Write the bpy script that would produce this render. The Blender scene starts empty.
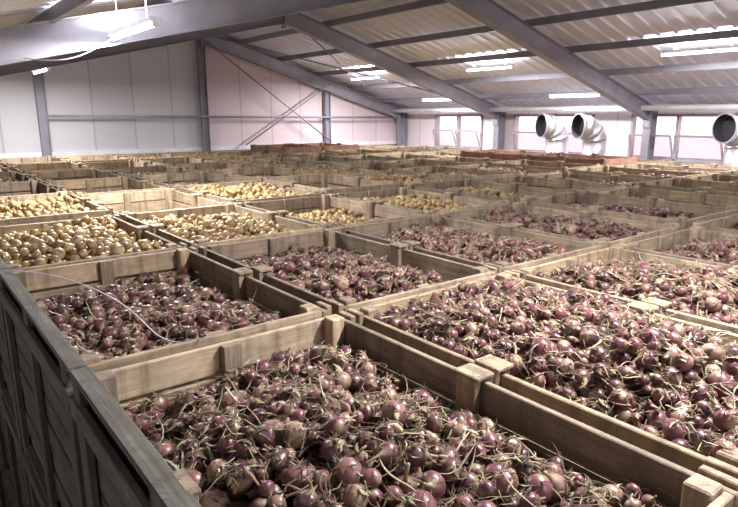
import bpy, bmesh, math, random
import numpy as np
from mathutils import Vector, Matrix
random.seed(7); rng=np.random.default_rng(11)
CZ=4.6            # eye height
SC=bpy.context.scene
def link(o,parent=None):
    SC.collection.objects.link(o)
    if parent: o.parent=parent
    return o
# ------------------------------------------------------------ materials
def newmat(name):
    m=bpy.data.materials.new(name); m.use_nodes=True
    nt=m.node_tree; nt.nodes.clear()
    out=nt.nodes.new('ShaderNodeOutputMaterial'); b=nt.nodes.new('ShaderNodeBsdfPrincipled')
    nt.links.new(b.outputs[0],out.inputs[0])
    return m,nt,b
def N(nt,t,**k):
    n=nt.nodes.new(t)
    for a,v in k.items(): setattr(n,a,v)
    return n
def ramp(nt,src,stops):
    r=N(nt,'ShaderNodeValToRGB'); e=r.color_ramp.elements
    while len(e)<len(stops): e.new(0.5)
    for i,(p,c) in enumerate(stops):
        e[i].position=p; e[i].color=(*c,1)
    nt.links.new(src,r.inputs[0]); return r.outputs[0]
def mix(nt,fac,a,b,mode='MIX'):
    m=N(nt,'ShaderNodeMix',data_type='RGBA',blend_type=mode)
    if isinstance(fac,(int,float)): m.inputs[0].default_value=fac
    else: nt.links.new(fac,m.inputs[0])
    for i,v in ((6,a),(7,b)):
        if isinstance(v,tuple): m.inputs[i].default_value=(*v,1)
        else: nt.links.new(v,m.inputs[i])
    return m.outputs[2]
def noise(nt,vec,scale,detail=4,rough=.6):
    n=N(nt,'ShaderNodeTexNoise'); n.inputs['Scale'].default_value=scale
    n.inputs['Detail'].default_value=detail; n.inputs['Roughness'].default_value=rough
    if vec is not None: nt.links.new(vec,n.inputs['Vector'])
    return n.outputs[0]
def simple(name,col,rough=.6,metal=0,var=.12,scale=3,emit=None):
    m,nt,b=newmat(name)
    tc=N(nt,'ShaderNodeTexCoord')
    n=noise(nt,tc.outputs['Object'],scale,5)
    c=ramp(nt,n,[(.3,tuple(x*(1-var) for x in col)),(.7,tuple(min(1,x*(1+var)) for x in col))])
    nt.links.new(c,b.inputs['Base Color']); b.inputs['Roughness'].default_value=rough
    b.inputs['Metallic'].default_value=metal
    if emit:
        b.inputs['Emission Color'].default_value=(*emit[0],1); b.inputs['Emission Strength'].default_value=emit[1]
    return m
def wood(name,stops,dirt=.5):
    m,nt,b=newmat(name)
    uv=N(nt,'ShaderNodeUVMap'); uv.uv_map='UVMap'
    mp=N(nt,'ShaderNodeMapping'); mp.inputs['Scale'].default_value=(2.2,38,1)
    nt.links.new(uv.outputs[0],mp.inputs[0])
    g=noise(nt,mp.outputs[0],1.0,6,.65)
    base=ramp(nt,g,stops)
    at=N(nt,'ShaderNodeAttribute'); at.attribute_name='rnd'
    tone=ramp(nt,at.outputs['Fac'],[(0,(.66,.65,.64)),(.5,(.95,.95,.94)),(1,(1.2,1.19,1.16))])
    c=mix(nt,1,base,tone,'MULTIPLY')
    oi=N(nt,'ShaderNodeObjectInfo')
    t2=ramp(nt,oi.outputs['Random'],[(0,(.74,.71,.70)),(.35,(1.0,.99,.97)),(.7,(1.05,.97,.86)),(1,(1.22,1.2,1.14))])
    c=mix(nt,.9,c,t2,'MULTIPLY')
    tc=N(nt,'ShaderNodeTexCoord')
    d=noise(nt,tc.outputs['Object'],3.6,7,.75)
    dm=ramp(nt,d,[(.38,(0,0,0)),(.64,(1,1,1))])
    mm=N(nt,'ShaderNodeMath',operation='MULTIPLY'); nt.links.new(dm,mm.inputs[0]); mm.inputs[1].default_value=dirt
    c=mix(nt,mm.outputs[0],c,(.085,.064,.05))
    mp2=N(nt,'ShaderNodeMapping'); mp2.inputs['Scale'].default_value=(14,14,1.1); nt.links.new(tc.outputs['Object'],mp2.inputs[0])
    st=noise(nt,mp2.outputs[0],1,4,.6)
    c=mix(nt,ramp(nt,st,[(.5,(0,0,0)),(.72,(.65,.65,.65))]),c,(.06,.046,.036))
    nt.links.new(c,b.inputs['Base Color']); b.inputs['Roughness'].default_value=.8
    bp=N(nt,'ShaderNodeBump'); bp.inputs['Strength'].default_value=.35; bp.inputs['Distance'].default_value=.01
    nt.links.new(g,bp.inputs['Height']); nt.links.new(bp.outputs[0],b.inputs['Normal'])
    return m
M_wood=wood('crate_wood',[(.25,(.22,.165,.11)),(.5,(.395,.31,.215)),(.75,(.55,.455,.335))],.52)
M_woodr=wood('crate_wood_red',[(.25,(.15,.07,.055)),(.5,(.29,.15,.11)),(.75,(.40,.24,.18))])
M_woodg=wood('crate_wood_weathered',[(.25,(.045,.044,.036)),(.5,(.105,.105,.09)),(.75,(.23,.235,.205))],.6)

def onion_mat(name,body,skin,light,dust,rough=.36):
    m,nt,b=newmat(name)
    at=N(nt,'ShaderNodeAttribute'); at.attribute_name='rnd'
    tp=N(nt,'ShaderNodeAttribute'); tp.attribute_name='tpos'
    tc=N(nt,'ShaderNodeTexCoord')
    c=ramp(nt,at.outputs['Fac'],body)
    n=noise(nt,tc.outputs['Object'],38,4,.65)
    pm=ramp(nt,n,[(.49,(0,0,0)),(.62,(.9,.9,.9))])
    c=mix(nt,pm,c,skin)
    n2=noise(nt,tc.outputs['Object'],9,2,.5)
    c=mix(nt,ramp(nt,n2,[(.4,(.0,.0,.0)),(.85,(.4,.4,.4))]),c,light)
    n3=noise(nt,tc.outputs['Object'],120,3,.7)
    c=mix(nt,ramp(nt,n3,[(.53,(0,0,0)),(.73,(.6,.6,.6))]),c,dust)
    k=ramp(nt,tp.outputs['Fac'],[(0,(1,1,1)),(.06,(1,1,1)),(.16,(0,0,0)),(.64,(0,0,0)),(.80,(1,1,1))])
    c=mix(nt,k,c,(.26,.195,.12))
    nt.links.new(c,b.inputs['Base Color']); b.inputs['Roughness'].default_value=rough
    b.inputs['Specular IOR Level'].default_value=.5
    return m
M_red=onion_mat('red_onion_skin',[(0,(.03,.008,.014)),(.25,(.07,.016,.029)),(.5,(.12,.028,.046)),(.70,(.18,.05,.068)),(.84,(.25,.11,.10)),(1,(.42,.29,.21))],(.14,.075,.055),(.19,.085,.105),(.2,.14,.095))
M_yel=onion_mat('yellow_onion_skin',[(0,(.14,.08,.03)),(.25,(.31,.18,.06)),(.7,(.50,.34,.13)),(1,(.55,.46,.25))],(.26,.15,.065),(.54,.42,.22),(.19,.12,.07),.42)
def stalk_mat():
    m,nt,b=newmat('dry_stalk'); at=N(nt,'ShaderNodeAttribute'); at.attribute_name='rnd'
    c=ramp(nt,at.outputs['Fac'],[(0,(.08,.05,.03)),(.35,(.2,.14,.08)),(.65,(.35,.275,.17)),(.88,(.29,.28,.185)),(1,(.58,.51,.38))])
    nt.links.new(c,b.inputs['Base Color']); b.inputs['Roughness'].default_value=.75; return m
M_stalk=stalk_mat()
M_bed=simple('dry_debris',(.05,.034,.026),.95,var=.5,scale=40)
M_steel=simple('painted_steel',(.30,.29,.33),.5,.1)
M_steeld=simple('painted_steel_dark',(.25,.24,.28),.5,.1)
M_galv=simple('galvanised_duct',(.68,.67,.70),.33,.85,.12,6)
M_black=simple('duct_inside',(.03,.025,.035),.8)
M_pipe=simple('white_pipe',(.78,.76,.79),.5)
M_frame=simple('window_frame',(.44,.39,.42),.5)
M_floor=simple('concrete_floor',(.16,.15,.14),.85,var=.25,scale=2)
M_yard=simple('yard_concrete',(.74,.66,.70),.9,var=.08)
M_tube=simple('lamp_tube',(1,1,1),.5,var=0,emit=((1,.98,1),14))
M_lamph=simple('lamp_housing',(.75,.75,.77),.5)
def panel(name,col,axis,pitch,seam=(.3,.29,.31),var=.1,width=.03,rough=.55):
    m,nt,b=newmat(name); ge=N(nt,'ShaderNodeNewGeometry'); sp=N(nt,'ShaderNodeSeparateXYZ')
    nt.links.new(ge.outputs['Position'],sp.inputs[0])
    a=N(nt,'ShaderNodeMath',operation='DIVIDE'); nt.links.new(sp.outputs[axis],a.inputs[0]); a.inputs[1].default_value=pitch
    f=N(nt,'ShaderNodeMath',operation='FRACT'); nt.links.new(a.outputs[0],f.inputs[0])
    s=ramp(nt,f.outputs[0],[(0,(1,1,1)),(width,(0,0,0)),(1-width,(0,0,0)),(1,(1,1,1))])
    fl=N(nt,'ShaderNodeMath',operation='FLOOR'); nt.links.new(a.outputs[0],fl.inputs[0])
    wn=N(nt,'ShaderNodeTexWhiteNoise',noise_dimensions='1D'); nt.links.new(fl.outputs[0],wn.inputs['W'])
    n=noise(nt,ge.outputs['Position'],.8,5)
    ad=N(nt,'ShaderNodeMath',operation='ADD'); nt.links.new(n,ad.inputs[0]); nt.links.new(wn.outputs[0],ad.inputs[1])
    c=ramp(nt,ad.outputs[0],[(.3,tuple(x*(1-var) for x in col)),(1.0,col)])
    c=mix(nt,s,c,seam); nt.links.new(c,b.inputs['Base Color']); b.inputs['Roughness'].default_value=rough
    return m
M_wallg=panel('gable_panel_grey',(.60,.585,.60),0,1.12,(.38,.36,.38))
M_wallp=panel('gable_panel_pinklit',(.68,.56,.59),0,1.12,(.45,.36,.39))  # pink light on the right gable half, painted into the panel colour
M_wallr=panel('eave_wall_panel',(.78,.69,.72),1,1.0,(.5,.43,.46))
M_roof=simple('roof_sheet',(.72,.745,.84),.5,var=.06,scale=1)
# ------------------------------------------------------------ mesh helpers
class MB:
    def __init__(s): s.bm=bmesh.new(); s.uv=s.bm.loops.layers.uv.new('UVMap'); s.rl=s.bm.verts.layers.float.new('rnd')
    def box(s,c,d,mi=0,M=None,bev=0,taper=None):
        cx,cy,cz=c; dx,dy,dz=[v/2 for v in d]
        r=bmesh.ops.create_cube(s.bm,size=1)
        vs=r['verts']; rv=random.random(); off=random.random()*20
        for v in vs: v.co=Vector((v.co.x*dx*2,v.co.y*dy*2,v.co.z*dz*2))
        ax=max(range(3),key=lambda i:d[i]); o=[i for i in range(3) if i!=ax]
        if bev:
            es=list({e for v in vs for e in v.link_edges})
            rr=bmesh.ops.bevel(s.bm,geom=es,offset=bev,segments=1,affect='EDGES',profile=.5)
            vs=list({v for f in rr['faces'] for v in f.verts}|{v for v in vs if v.is_valid})
        fs={f for v in vs for f in v.link_faces}
        for f in fs:
            f.material_index=mi
            for l in f.loops:
                p=l.vert.co; l[s.uv].uv=(p[ax]+off,p[o[0]]+p[o[1]]*1.0+off*.37)
        for v in vs:
            v[s.rl]=rv
            v.co=v.co+Vector(c)
            if M: v.co=M@v.co
    def ibeam(s,p,q,w,h,t=.014,mi=0):
        p=Vector(p);q=Vector(q); d=(q-p); L=d.length; x=d.normalized()
        up=Vector((0,0,1)) if abs(x.z)<.95 else Vector((1,0,0))
        y=up.cross(x).normalized(); z=x.cross(y)
        M=Matrix((x,y,z)).transposed().to_4x4(); M.translation=p
        s.box((L/2,0,0),(L,t,h),mi,M); s.box((L/2,0,h/2),(L,w,t),mi,M); s.box((L/2,0,-h/2),(L,w,t),mi,M)
    def cyl(s,p,q,r,mi=0,seg=10):
        p=Vector(p);q=Vector(q); d=q-p
        r_=bmesh.ops.create_cone(s.bm,segments=seg,radius1=r,radius2=r,depth=d.length,cap_ends=True)
        M=Matrix.Translation((p+q)/2)@d.to_track_quat('Z','Y').to_matrix().to_4x4()
        for v in r_['verts']: v.co=M@v.co
        for f in {f for v in r_['verts'] for f in v.link_faces}:
            f.material_index=mi; f.smooth=len(f.verts)==4
    def mesh(s,name,mats):
        me=bpy.data.meshes.new(name); s.bm.to_mesh(me); s.bm.free()
        for m in mats: me.materials.append(m)
        return me
    def obj(s,name,mats,parent=None): return link(bpy.data.objects.new(name,s.mesh(name,mats)),parent)
# ------------------------------------------------------------ building
G=18.0; RX=7.66; EX=15.9; LX=-1.6; BY=-7.0; RZ=CZ+2.68; SL=.285; SLL=.24
def roofz(x): return RZ-(SL if x>RX else SLL)*abs(x-RX)
b=MB(); b.box(((EX+LX)/2,(G+BY)/2,-.1),(EX-LX+.4,G-BY+.4,.2)); b.obj('floor',[M_floor])
b=MB(); b.box((60,5,-.35),(240,200,.2)); b.obj('ground',[M_yard])
# ribbed roof sheeting: box-profile ribs running down both slopes
b=MB(); bm=b.bm
prof=[]; y=BY-.3
while y<G+.3:
    prof+=[(y,0),(y+.22,0),(y+.25,-.032),(y+.30,-.032)]; y+=.333
prof.append((G+.3,0))
for xa,xb in ((LX-.3,RX),(RX,EX+.4)):
    za,zb=roofz(xa),roofz(xb)
    A=[bm.verts.new((xa,yy,za+dz)) for yy,dz in prof]; B=[bm.verts.new((xb,yy,zb+dz)) for yy,dz in prof]
    for i in range(len(prof)-1): bm.faces.new((A[i],A[i+1],B[i+1],B[i]))
    T=[bm.verts.new((x_,y_,z_+.12)) for x_,y_,z_ in ((xa,BY-.3,za),(xb,BY-.3,zb),(xb,G+.3,zb),(xa,G+.3,za))]
    bm.faces.new(T)
b.obj('ceiling',[M_roof])
FR=[G-.25,12.95,7.95,-1.2,-5.8]
b=MB()
for x in [LX+.3+i*1.45 for i in range(13)]:
    if x>EX: break
    if abs(x-RX)<.2: x=RX-.3
    z=roofz(x)-.115
    b.box((x,(G+BY)/2,z),(.02,G-BY,.13)); b.box((x+.03,(G+BY)/2,z-.065),(.06,G-BY,.012))
b.obj('roof_purlins',[M_steeld])
for y in FR:
    b=MB(); cw=.36; cl=.20 if y>17 else .36
    def cz(x,h=.36): return roofz(x)-.18-h/2
    b.ibeam((LX+.35,y,cz(LX+.35,cl)),(RX,y,cz(RX,cl)),.19,cl)
    b.ibeam((RX,y,cz(RX)),(EX-.25,y,cz(EX-.25)),.20,cw)
    b.ibeam((EX-.25,y,0),(EX-.25,y,cz(EX-.25)+.1),.2,.32)
    b.ibeam((LX+.25,y,0),(LX+.25,y,cz(LX+.25)+.1),.2,.32)
    b.box((EX-.45,y,cz(EX-.45)-.14),(.03,.2,.5)); b.box((RX,y,cz(RX)-.05),(.03,.2,.5))
    b.obj('portal_frame',[M_steel])
def gable(name,y0,y1,mats):
    b=MB(); bm=b.bm
    for xa,xb,mi in ((LX-.2,RX,0),(RX,EX+.2,1)):
        P=[(xa,0),(xb,0),(xb,roofz(xb)),(xa,roofz(xa))]
        A=[bm.verts.new((x,y0,z)) for x,z in P]; B=[bm.verts.new((x,y1,z)) for x,z in P]
        bm.faces.new(A).material_index=mi; bm.faces.new(B[::-1]).material_index=mi
        for i in range(4): bm.faces.new((A[i],B[i],B[(i+1)%4],A[(i+1)%4])).material_index=mi
    return b.obj(name,mats)
gable('wall_back',G,G+.15,[M_wallg,M_wallp])
gable('wall_front',BY-.15,BY,[M_wallg,M_wallg])
b=MB(); b.box((LX-.1,(G+BY)/2,roofz(LX)/2),(.2,G-BY,roofz(LX))); b.obj('wall_left',[M_wallg])
b=MB()
for x in (3.2,RX,12.2): b.ibeam((x,G-.16,0),(x,G-.16,roofz(x)-.2),.16,.2)
b.obj('gable_columns',[M_steeld])
b=MB(); b.cyl((3.3,G-.3,CZ+.0),(EX-.6,G-.3,CZ-.05),.035)
for x in (3.3,RX+.2,12.0): b.cyl((x,G-.3,CZ-.03),(x,G-.05,CZ-.03),.02,seg=6)
b.obj('wall_handrail_pipe',[M_steel])
b=MB()
b.cyl((RX,G-.45,CZ+2.2),(12.2,G-.45,CZ-.9),.022,seg=6); b.cyl((12.2,G-.45,CZ+1.1),(RX+1.2,G-.45,CZ-.9),.022,seg=6)
b.obj('wall_bracing_rods',[M_steeld])
b=MB()
b.cyl((RX+.3,G-.5,roofz(RX+.3)-.3),(EX-1.4,13.1,roofz(EX-1.4)-.3),.02,seg=6)
b.cyl((EX-1.4,G-.5,roofz(EX-1.4)-.3),(RX+.3,13.1,roofz(RX+.3)-.3),.02,seg=6)
b.obj('roof_bracing_rods',[M_steeld])
WIN=[(13.9,16.1),(9.75,12.5),(4.9,8.55),(-.6,2.2),(-5.5,-2.7)]
wz0,wz1=CZ-1.12,CZ+.02
b=MB(); top=roofz(EX)
b.box((EX+.1,(G+BY)/2,wz0/2),(.2,G-BY,wz0)); b.box((EX+.1,(G+BY)/2,(wz1+top)/2),(.2,G-BY,top-wz1))
ys=[BY]+[v for w in sorted(WIN) for v in w]+[G]
for i in range(0,len(ys),2):
    a,c=ys[i],ys[i+1]; b.box((EX+.1,(a+c)/2,(wz0+wz1)/2),(.2,c-a,wz1-wz0))
b.obj('wall_right',[M_wallr])
m,nt,bb=newmat('window_pane_milky'); bb.inputs['Base Color'].default_value=(.96,.84,.89,1); bb.inputs['Transmission Weight'].default_value=.85; bb.inputs['Roughness'].default_value=.15; bb.inputs['IOR'].default_value=1.05
M_pane=m
for k,(a,c) in enumerate(WIN):
    b=MB(); x=EX+.02; t=.07
    for z in (wz0,wz1): b.box((x,(a+c)/2,z),(.16,c-a+t,t))
    nb=3 if c-a>3 else 2
    yy_=[a+(c-a)*i/nb for i in range(nb+1)]
    for y in yy_: b.box((x,y,(wz0+wz1)/2),(.16,t,wz1-wz0))
    for y0,y1 in zip(yy_[:-1],yy_[1:]):
        Mx=Matrix.Translation((x-.02,(y0+y1)/2,wz0+.06))@Matrix.Rotation(math.radians(-24),4,'Y')
        hh=.62; w=y1-y0-.12
        for zz in (0,hh): b.box((0,0,zz),(.03,w,.045),0,Mx)
        for yy in (-w/2,w/2): b.box((0,yy,hh/2),(.03,.045,hh),0,Mx)
        b.box((0,0,hh/2),(.008,w-.04,hh-.04),1,Mx)
    b.obj('window_%d'%(k+1),[M_frame,M_pane])
b=MB()
b.cyl((EX-.75,BY+.2,CZ+.20),(EX-.75,G-.3,CZ+.20),.07,0,14)
b.obj('eave_service_pipe',[M_pipe])
b=MB(); b.box((7.1,G-.04,CZ-1.0),(17,.06,.12)); b.obj('trim_1',[M_pipe])
def duct(y,x=14.75,z=CZ-.26,yaw=0):
    R=.31; bend=.44; seg=28; bm=bmesh.new(); rings=[]
    path=[]
    path.append((Vector((-bend-.10,0,0)),Vector((1,0,0)),R*1.08)); path.append((Vector((-bend-.05,0,0)),Vector((1,0,0)),R*1.08)); path.append((Vector((-bend-.04,0,0)),Vector((1,0,0)),R))
    for i in range(0,7):
        a=math.radians(i*15); pp=Vector((-bend+bend*math.sin(a),0,-bend+bend*math.cos(a))); dd=Vector((math.cos(a),0,-math.sin(a)))
        path.append((pp,dd,R))
        if i in(1,3,5): path.append((pp+dd*.001,dd,R*1.025)); path.append((pp+dd*.02,dd,R*1.025)); path.append((pp+dd*.021,dd,R))
    for zz in (-bend-.5,-bend-.501,-bend-.53,-bend-.531): path.append((Vector((0,0,zz)),Vector((0,0,-1)),R*(1.04 if zz in(-bend-.501,-bend-.53) else 1)))
    path.append((Vector((0,0,-z)),Vector((0,0,-1)),R))
    for p,d,r in path:
        u=Vector((0,1,0)); w=d.cross(u)
        rings.append([bm.verts.new(p+(u*math.cos(2*math.pi*j/seg)+w*math.sin(2*math.pi*j/seg))*r) for j in range(seg)])
    for i in range(len(rings)-1):
        for j in range(seg):
            f=bm.faces.new((rings[i][j],rings[i][(j+1)%seg],rings[i+1][(j+1)%seg],rings[i+1][j])); f.smooth=True
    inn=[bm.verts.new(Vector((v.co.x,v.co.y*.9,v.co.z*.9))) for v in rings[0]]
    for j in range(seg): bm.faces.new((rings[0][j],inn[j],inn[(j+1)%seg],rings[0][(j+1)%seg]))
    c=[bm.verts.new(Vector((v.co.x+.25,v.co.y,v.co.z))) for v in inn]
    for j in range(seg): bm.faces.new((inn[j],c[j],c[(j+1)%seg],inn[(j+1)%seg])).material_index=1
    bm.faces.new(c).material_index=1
    me=bpy.data.meshes.new('ventilation_duct'); bm.to_mesh(me); bm.free(); me.materials.append(M_galv); me.materials.append(M_black)
    o=link(bpy.data.objects.new('ventilation_duct',me)); o.location=(x,y,z); o.rotation_euler=(0,0,yaw)
duct(10.1,yaw=-.45); duct(8.95,yaw=-.45); duct(5.38,yaw=-.4)
LAMPS=[(11.95,ly,.30) for ly in (15.3,10.3,5.25,.3,-4.7)]+[(14.2,ly,.30) for ly in (14.3,9.3,4.25,-.7)]
LAMPS+=[(2.75,14.9,.55),(2.25,7.05,.47),(2.85,.9,.3),(2.85,-4.7,.3)]
for lx,ly,drop in LAMPS:
        outer=lx>14
        z=roofz(lx)-drop
        b=MB(); L=1.5
        b.box((0,0,.04),(.12,L,.05)); b.cyl((0,-L/2+.03,-.01),(0,L/2-.03,-.01),.022,1,10)
        b.cyl((0,-.5,.06),(0,-.5,drop-.04),.006,0,6); b.cyl((0,.5,.06),(0,.5,drop-.04),.006,0,6)
        b.box((0,-L/2+.01,-.005),(.06,.03,.06)); b.box((0,L/2-.01,-.005),(.06,.03,.06))
        o=b.obj('strip_lamp',[M_lamph,M_tube]); o.location=(lx,ly,z)
        for nm,en,zz,rx in (('lamp_light',85 if outer else 270,-.045,0),('lamp_uplight',60,.075,math.pi)):
            if outer and rx: continue
            ld=bpy.data.lights.new(nm,'AREA'); ld.shape='RECTANGLE'; ld.size=.10; ld.size_y=L; ld.energy=en; ld.color=(1,.98,.99)
            lo=bpy.data.objects.new(nm,ld); link(lo,o); lo.location=(0,0,zz); lo.rotation_euler=(rx,0,0)
cu=bpy.data.curves.new('lamp_cable','CURVE'); cu.dimensions='3D'; cu.bevel_depth=.006
sp=cu.splines.new('NURBS'); z0=roofz(2.25)-.45; pts=[(2.25,7.4,z0),(2.0,7.35,z0-.15),(1.75,7.35,z0-.33),(1.45,7.4,z0-.36),(1.3,7.9,roofz(1.3)-.52)]
sp.points.add(4); sp.use_endpoint_u=True
for i,p in enumerate(pts): sp.points[i].co=(*p,1)
cu.materials.append(M_pipe); link(bpy.data.objects.new('lamp_cable',cu))
# ------------------------------------------------------------ crates
W,L,H=1.24,1.91,1.2
def crate_mesh(name,mats,seed,leftgrey=False):
    random.seed(seed); b=MB(); t=.028; bv=.004
    nb=7; z0=.13; bh=(H-z0)/nb
    for s in (-1,1):
        for i in range(nb):
            g=.016; jit=random.uniform(-.004,.004); jz=random.uniform(-.003,.003)
            zc=z0+bh*(i+.5)+jz
            b.box((s*(W/2-t/2)+jit,0,zc),(t,L-.002,bh-g),1 if (leftgrey and s<0) else 0,None,bv)
            b.box((0,s*(L/2-t/2)+jit,zc+.004),(W-2*t-.002,t,bh-g),0,None,bv)
    for sx in (-1,1):
        for sy in (-1,1):
            b.box((sx*(W/2-t-.042),sy*(L/2-t-.042),z0+(H-z0)/2+.008),(.078,.078,H-z0+.016),0,None,.006)
            b.box((sx*(W/2+.017),sy*(L/2-.06),H/2+.01),(.032,.11,H+.005),1 if (leftgrey and sx<0) else 0,None,bv)
        b.box((sx*(W/2+.017),0,H/2+.014),(.032,.11,H+.02),1 if (leftgrey and sx<0) else 0,None,bv)
        b.box((sx*(W/2-t-.02),0,z0+(H-z0)/2+.014),(.038,.10,H-z0+.02),0,None,bv)
        b.box((sx*(W/2-.02),0,H+.014),(.1,.13,.018),0,None,.004)
    for sy in (-1,1):
        b.box((0,sy*(L/2-t-.018),z0+(H-z0)/2),(.09,.034,H-z0),0,None,bv)
    if leftgrey:
        b.box((-W/2+.005,0,H+.012),(.075,L+.07,.022),1,None,.004)
        b.box((-W/2-.03,0,H-.12),(.03,L+.05,.09),1,None,.004)
    for i in range(7): b.box((0,-L/2+.15+i*(L-.3)/6,.115),(W-2*t-.004,.24,.022))
    for x in (-W/2+.06,0,W/2-.06): b.box((x,0,.052),(.09,L-.01,.1))
    return b.mesh(name,mats)
CM=[crate_mesh('crate_a',[M_wood,M_woodg],1),crate_mesh('crate_b',[M_wood,M_woodg],2),crate_mesh('crate_c',[M_wood,M_woodg],3)]
CL=crate_mesh('crate_edge',[M_wood,M_woodg],4,True); CR=crate_mesh('crate_red',[M_woodr,M_woodg],5)
random.seed(99)
# ------------------------------------------------------------ onion heaps
def onion_profile(hi):
    if hi: P=[(0.0,-.95,0),(.2,-.95,.03),(.5,-.84,.1),(.84,-.52,.25),(1,-.02,.45),(.93,.36,.58),(.66,.7,.67),(.34,.93,.76),(.17,1.15,.85),(.12,1.5,.93),(.13,1.9,1),(0.0,1.92,1)]; S=12
    else: P=[(0,-.92,.05),(.7,-.66,.2),(1,-.02,.45),(.78,.58,.62),(.25,1.0,.8),(.1,1.5,1)]; S=7
    return P,S
def unit_onion(hi):
    P,S=onion_profile(hi); V=[];T=[];F=[]
    for r,z,t in P:
        for j in range(S):
            a=2*math.pi*j/S; V.append((r*math.cos(a),r*math.sin(a),z)); T.append(t)
    for i in range(len(P)-1):
        for j in range(S): F.append((i*S+j,i*S+(j+1)%S,(i+1)*S+(j+1)%S,(i+1)*S+j))
    return np.array(V),np.array(T),np.array(F)
def randrot(n):
    q=rng.normal(size=(n,4)); q/=np.linalg.norm(q,axis=1)[:,None]; w,x,y,z=q.T
    return np.stack([1-2*(y*y+z*z),2*(x*y-z*w),2*(x*z+y*w),2*(x*y+z*w),1-2*(x*x+z*z),2*(y*z-x*w),2*(x*z-y*w),2*(y*z+x*w),1-2*(x*x+y*y)],1).reshape(n,3,3)
def mkmesh(name,V,F,attrs,mats,mi=None,smooth=True):
    me=bpy.data.meshes.new(name); k=F.shape[1]
    me.vertices.add(len(V)); me.vertices.foreach_set('co',V.astype(np.float32).ravel())
    me.loops.add(F.size); me.loops.foreach_set('vertex_index',F.astype(np.int32).ravel())
    me.polygons.add(len(F)); me.polygons.foreach_set('loop_start',np.arange(0,F.size,k,dtype=np.int32))
    me.polygons.foreach_set('use_smooth',np.full(len(F),smooth))
    if mi is not None: me.polygons.foreach_set('material_index',mi.astype(np.int32))
    for n_,v in attrs.items():
        a=me.attributes.new(n_,'FLOAT','POINT'); a.data.foreach_set('value',v.astype(np.float32))
    for m in mats: me.materials.append(m)
    me.update(calc_edges=True); me.validate(); return me
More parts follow.
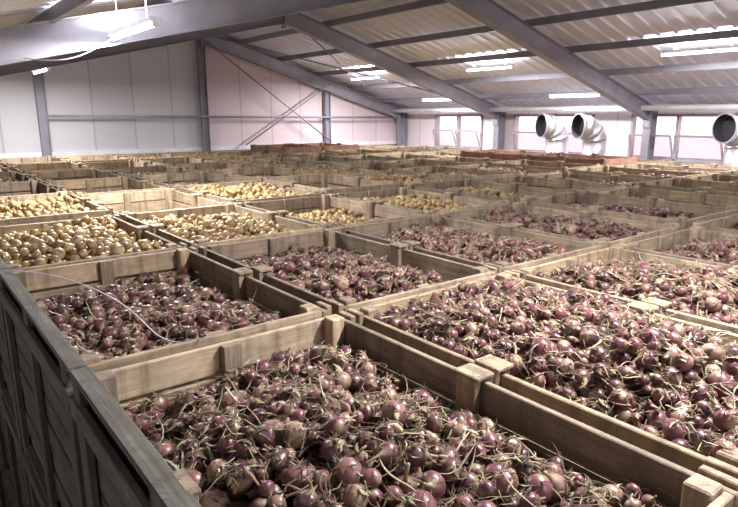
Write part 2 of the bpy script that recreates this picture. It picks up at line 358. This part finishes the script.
def heap(name,mat,n,hi,mound,rad,nstalk,seed,rv=.3):
    global rng; rng=np.random.default_rng(seed)
    hx,hy=W/2-.07,L/2-.07
    ph=rng.uniform(0,6,6)
    def surf(x,y): return mound*(1-(x/hx)**2)*(1-(y/hy)**2)*1.3+.03*np.sin(x*5+ph[0])*np.cos(y*4+ph[1])+.02*np.sin(y*9+ph[2]+x*3)
    X=np.zeros(n);Y=np.zeros(n);Z=np.zeros(n);R=np.clip(rng.normal(rad,rad*rv,n),rad*.5,rad*1.5)
    K=9; depth=.10
    for i in range(n):
        cx=rng.uniform(-hx,hx,K); cy=rng.uniform(-hy,hy,K); cz=surf(cx,cy)-depth-.02
        if i:
            d2=(cx[:,None]-X[:i])**2+(cy[:,None]-Y[:i])**2; s=(R[i]+R[:i])**2*.86
            h=np.where(d2<s,Z[:i]+np.sqrt(np.maximum(s-d2,0)),-9).max(1); cz=np.maximum(cz,h)
        rel=cz-surf(cx,cy); j=rel.argmin(); X[i],Y[i],Z[i]=cx[j],cy[j],cz[j]
    keep=Z-surf(X,Y)<.065
    X,Y,Z,R=X[keep],Y[keep],Z[keep],R[keep]; n=len(X)
    U,T,F=unit_onion(hi); m=len(U)
    Rt=randrot(n)
    sc=np.stack([R*rng.uniform(.88,1.1,n),R*rng.uniform(.88,1.1,n),R*rng.uniform(.78,1.2,n)],1)
    bend=rng.normal(0,.5,(n,2)); nl=rng.uniform(.2,1.0,n)
    P=np.repeat(U[None],n,0).copy()
    e=np.maximum(P[:,:,2]-.9,0)
    P[:,:,0]+=e*e*bend[:,0:1]*1.2; P[:,:,1]+=e*e*bend[:,1:2]*1.2; P[:,:,2]+=e*(nl[:,None]-1)
    P=P*sc[:,None,:]; P=np.einsum('nij,nkj->nki',Rt,P)
    P[:,:,0]+=X[:,None]; P[:,:,1]+=Y[:,None]; P[:,:,2]+=Z[:,None]
    P[:,:,0]=np.clip(P[:,:,0],-W/2+.032,W/2-.032); P[:,:,1]=np.clip(P[:,:,1],-L/2+.032,L/2-.032)
    V=P.reshape(-1,3); FF=(F[None]+(np.arange(n)*m)[:,None,None]).reshape(-1,4)
    rn=np.repeat(rng.uniform(0,1,n),m); tp=np.tile(T,n); mi=np.zeros(len(FF))
    gx,gy=13,19; xs=np.linspace(-W/2+.03,W/2-.03,gx); ys_=np.linspace(-L/2+.03,L/2-.03,gy); A,B=np.meshgrid(xs,ys_)
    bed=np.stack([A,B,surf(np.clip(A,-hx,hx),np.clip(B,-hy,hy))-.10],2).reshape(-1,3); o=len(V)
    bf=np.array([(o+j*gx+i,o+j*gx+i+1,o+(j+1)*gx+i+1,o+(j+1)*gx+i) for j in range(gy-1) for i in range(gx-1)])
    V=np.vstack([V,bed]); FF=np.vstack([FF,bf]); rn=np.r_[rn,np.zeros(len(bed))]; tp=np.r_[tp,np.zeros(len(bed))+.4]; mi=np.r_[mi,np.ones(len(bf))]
    me=mkmesh(name,V,FF,{'rnd':rn,'tpos':tp},[mat,M_bed],mi)
    sm=None
    if nstalk:
        def top(x,y):
            d2=(X-x)**2+(Y-y)**2; k=d2<R*R
            return (Z[k]+np.sqrt(R[k]**2-d2[k])).max() if k.any() else surf(x,y)-.03
        SV=[];SF=[];SR=[];off=0
        def tube(pts,rads,val,flat=.5):
            nonlocal off
            pts=np.array(pts); S=4; n_=len(pts)
            d=np.empty_like(pts); d[1:-1]=pts[2:]-pts[:-2]; d[0]=pts[1]-pts[0]; d[-1]=pts[-1]-pts[-2]
            d/=np.linalg.norm(d,axis=1)[:,None]+1e-9
            u=np.cross(d,np.array((.1,.2,1.))); u/=np.linalg.norm(u,axis=1)[:,None]+1e-9; w=np.cross(d,u); rr=np.array(rads)[:,None]
            ring=np.stack([pts+(u*c+w*s_*flat)*rr for c,s_ in ((1,0),(0,1),(-1,0),(0,-1))],1).reshape(-1,3)
            SV.append(ring); SR.append(np.full(len(ring),val))
            for i in range(n_-1):
                for j in range(S): SF.append((off+i*S+j,off+i*S+(j+1)%S,off+(i+1)*S+(j+1)%S,off+(i+1)*S+j))
            off+=n_*S
        for _ in range(nstalk):
            x,y=rng.uniform(-hx,hx),rng.uniform(-hy,hy); z=top(x,y)-.005
            a=rng.uniform(0,6.28); ln=rng.uniform(.02,.08) if rng.random()<.72 else rng.uniform(.08,.17); cv=rng.normal(0,1.2); el=rng.normal(-.05,.25)
            r0=rng.choice([.0016,.0028,.0042,.007],p=[.3,.33,.25,.12])*rng.uniform(.8,1.2); pts=[];q=np.array([x,y,z]); fl=.5; val=rng.uniform(.05,1)**1.3
            if rng.random()<.2: r0=rng.uniform(.009,.017); ln=rng.uniform(.025,.06); fl=.12; z-=.003; val=rng.uniform(.0,.85)
            for i in range(6):
                pts.append(q.copy()); a+=cv/5+rng.normal(0,.2); el+=rng.normal(-.06,.2)
                q=q+ln/5*np.array([math.cos(a)*math.cos(el),math.sin(a)*math.cos(el),math.sin(el)])
            pts=[np.array([np.clip(p[0],-hx-.02,hx+.02),np.clip(p[1],-hy-.02,hy+.02),max(p[2],surf(*np.clip(p[:2],[-hx,-hy],[hx,hy]))-.03)]) for p in pts]
            tube(pts,[r0*.6,r0*.9,r0,r0*.85,r0*.6,r0*.25],val,fl)
        for _ in range(nstalk//4):
            x,y=rng.uniform(-hx,hx),rng.uniform(-hy,hy); z=top(x,y); val=rng.uniform(0,.5)
            for k in range(10):
                d=rng.normal(0,1,3); d[2]=abs(d[2])*.6; d/=np.linalg.norm(d); l=rng.uniform(.012,.036); s=np.array([x,y,z-.004])
                tube([s,s+d*l*.5,s+d*l+np.array([0,0,-.006])],[.0014,.0012,.0005],val)
        sm=mkmesh(name+'_stalks',np.vstack(SV),np.array(SF),{'rnd':np.concatenate(SR)},[M_stalk])
    return me,sm
HR=[heap('red_a',M_red,1750,True,.11,.0325,5200,1),heap('red_b',M_red,1750,True,.10,.0325,5000,2)]
HM=[heap('red_c',M_red,1550,True,.05,.0325,4000,3)]
HY=[heap('yel_a',M_yel,1250,True,.05,.034,700,4,.2),heap('yel_b',M_yel,1200,False,.05,.035,0,5,.2),heap('yel_c',M_yel,1150,False,.01,.035,0,6,.2)]
HF=[heap('red_far',M_red,1250,False,.05,.034,1300,7)]
PX,PY=1.335,2.0; X0,Y0=.455,.50
def setfill(c,r):
    if (c,r)==(0,0): return HR[0],-.20,0,'red_onions'
    if (c,r)==(1,0): return HR[1],-.085,0,'red_onions'
    if (c,r)==(0,1): return HM[0],-.23,1,'red_onions'
    if (c,r)==(1,1): return HM[0],-.20,0,'red_onions'
    if (c,r)==(2,0): return HR[0],-.14,1,'red_onions'
    if (c,r)==(2,1): return HM[0],-.16,1,'red_onions'
    if (c,r)==(3,0): return HR[1],-.18,1,'red_onions'
    if (c,r)==(3,1): return HM[0],-.15,0,'red_onions'
    if r<=1: return HF[0],random.choice([-.2,-.3,-.4]),random.random()<.5,'red_onions'
    if (c,r)==(0,2): return HY[0],-.11,0,'yellow_onions'
    if (c,r)==(1,2): return HY[0],-.15,1,'yellow_onions'
    if (c,r)==(1,3): return HY[1],-.5,0,'yellow_onions'
    if (c,r)==(0,3): return HY[1],-.12,0,'yellow_onions'
    if (c,r)==(2,2): return HY[1],-.24,0,'yellow_onions'
    if (c,r)==(2,3): return HY[1],-.10,0,'yellow_onions'
    if (c,r)==(3,2): return HY[1],-.16,0,'yellow_onions'
    if c>=6 and r==2: return HF[0],-.2,0,'red_onions'
    return random.choice(HY[1:]),random.choice([-.12,-.2,-.28,-.35,-.45]),random.random()<.5,'yellow_onions'
for c in range(10):
    for r in range(-1,8):
        x=X0+PX*c+W/2; y=Y0+PY*r+L/2
        for lev in range(3):
            red=(c==8 and r in(3,4)) or (c==7 and r==7) or (c==6 and r==7)
            me=CL if c==0 else random.choice(CM)
            if red: me=CR
            o=bpy.data.objects.new('wooden_crate',me); link(o)
            jx=random.uniform(-.008,.008) if c>0 else 0; jy=random.uniform(-.02,.02)
            o.location=(x+jx,y+jy,lev*1.2)
            if lev<2: o.scale=(1,1,.9995) 
            if lev==2:
                if red: o.scale=(1,1,1.13)
                elif r>=3 or c>3: o.scale=(1,1,1+random.uniform(-.01,.05))
                (hm,sm),lv,flip,nm=setfill(c,r)
                if red: lv=-.25
                h=bpy.data.objects.new(nm,hm); link(h,o); h.location=(0,0,H+lv); h.rotation_euler=(0,0,math.pi*flip)
                if sm:
                    s=bpy.data.objects.new('dry_stalks',sm); link(s,o); s.location=h.location; s.rotation_euler=h.rotation_euler
cu=bpy.data.curves.new('twine','CURVE'); cu.dimensions='3D'; cu.bevel_depth=.0035
sp=cu.splines.new('NURBS'); pts=[(.46,4.35,3.63),(.62,4.1,3.66),(.85,3.7,3.6),(.95,3.3,3.52),(.93,2.9,3.48),(.95,2.6,3.55),(1.0,2.47,3.62)]
sp.points.add(len(pts)-1); sp.use_endpoint_u=True
for i,p in enumerate(pts): sp.points[i].co=(*p,1)
cu.materials.append(M_pipe); link(bpy.data.objects.new('twine',cu))
# ------------------------------------------------------------ sky & camera
w=bpy.data.worlds.new('World'); SC.world=w; w.use_nodes=True
bg=w.node_tree.nodes['Background']; bg.inputs[0].default_value=(1,.91,.95,1); bg.inputs[1].default_value=2.0
cam=bpy.data.cameras.new('Camera'); cam.lens=36*595/738; cam.sensor_width=36; cam.clip_start=.02; cam.clip_end=500
co=bpy.data.objects.new('Camera',cam); link(co); co.location=(0,0,CZ); co.rotation_euler=(math.radians(77),0,math.radians(-38.3))
SC.camera=co
SC.view_settings.view_transform='Standard'
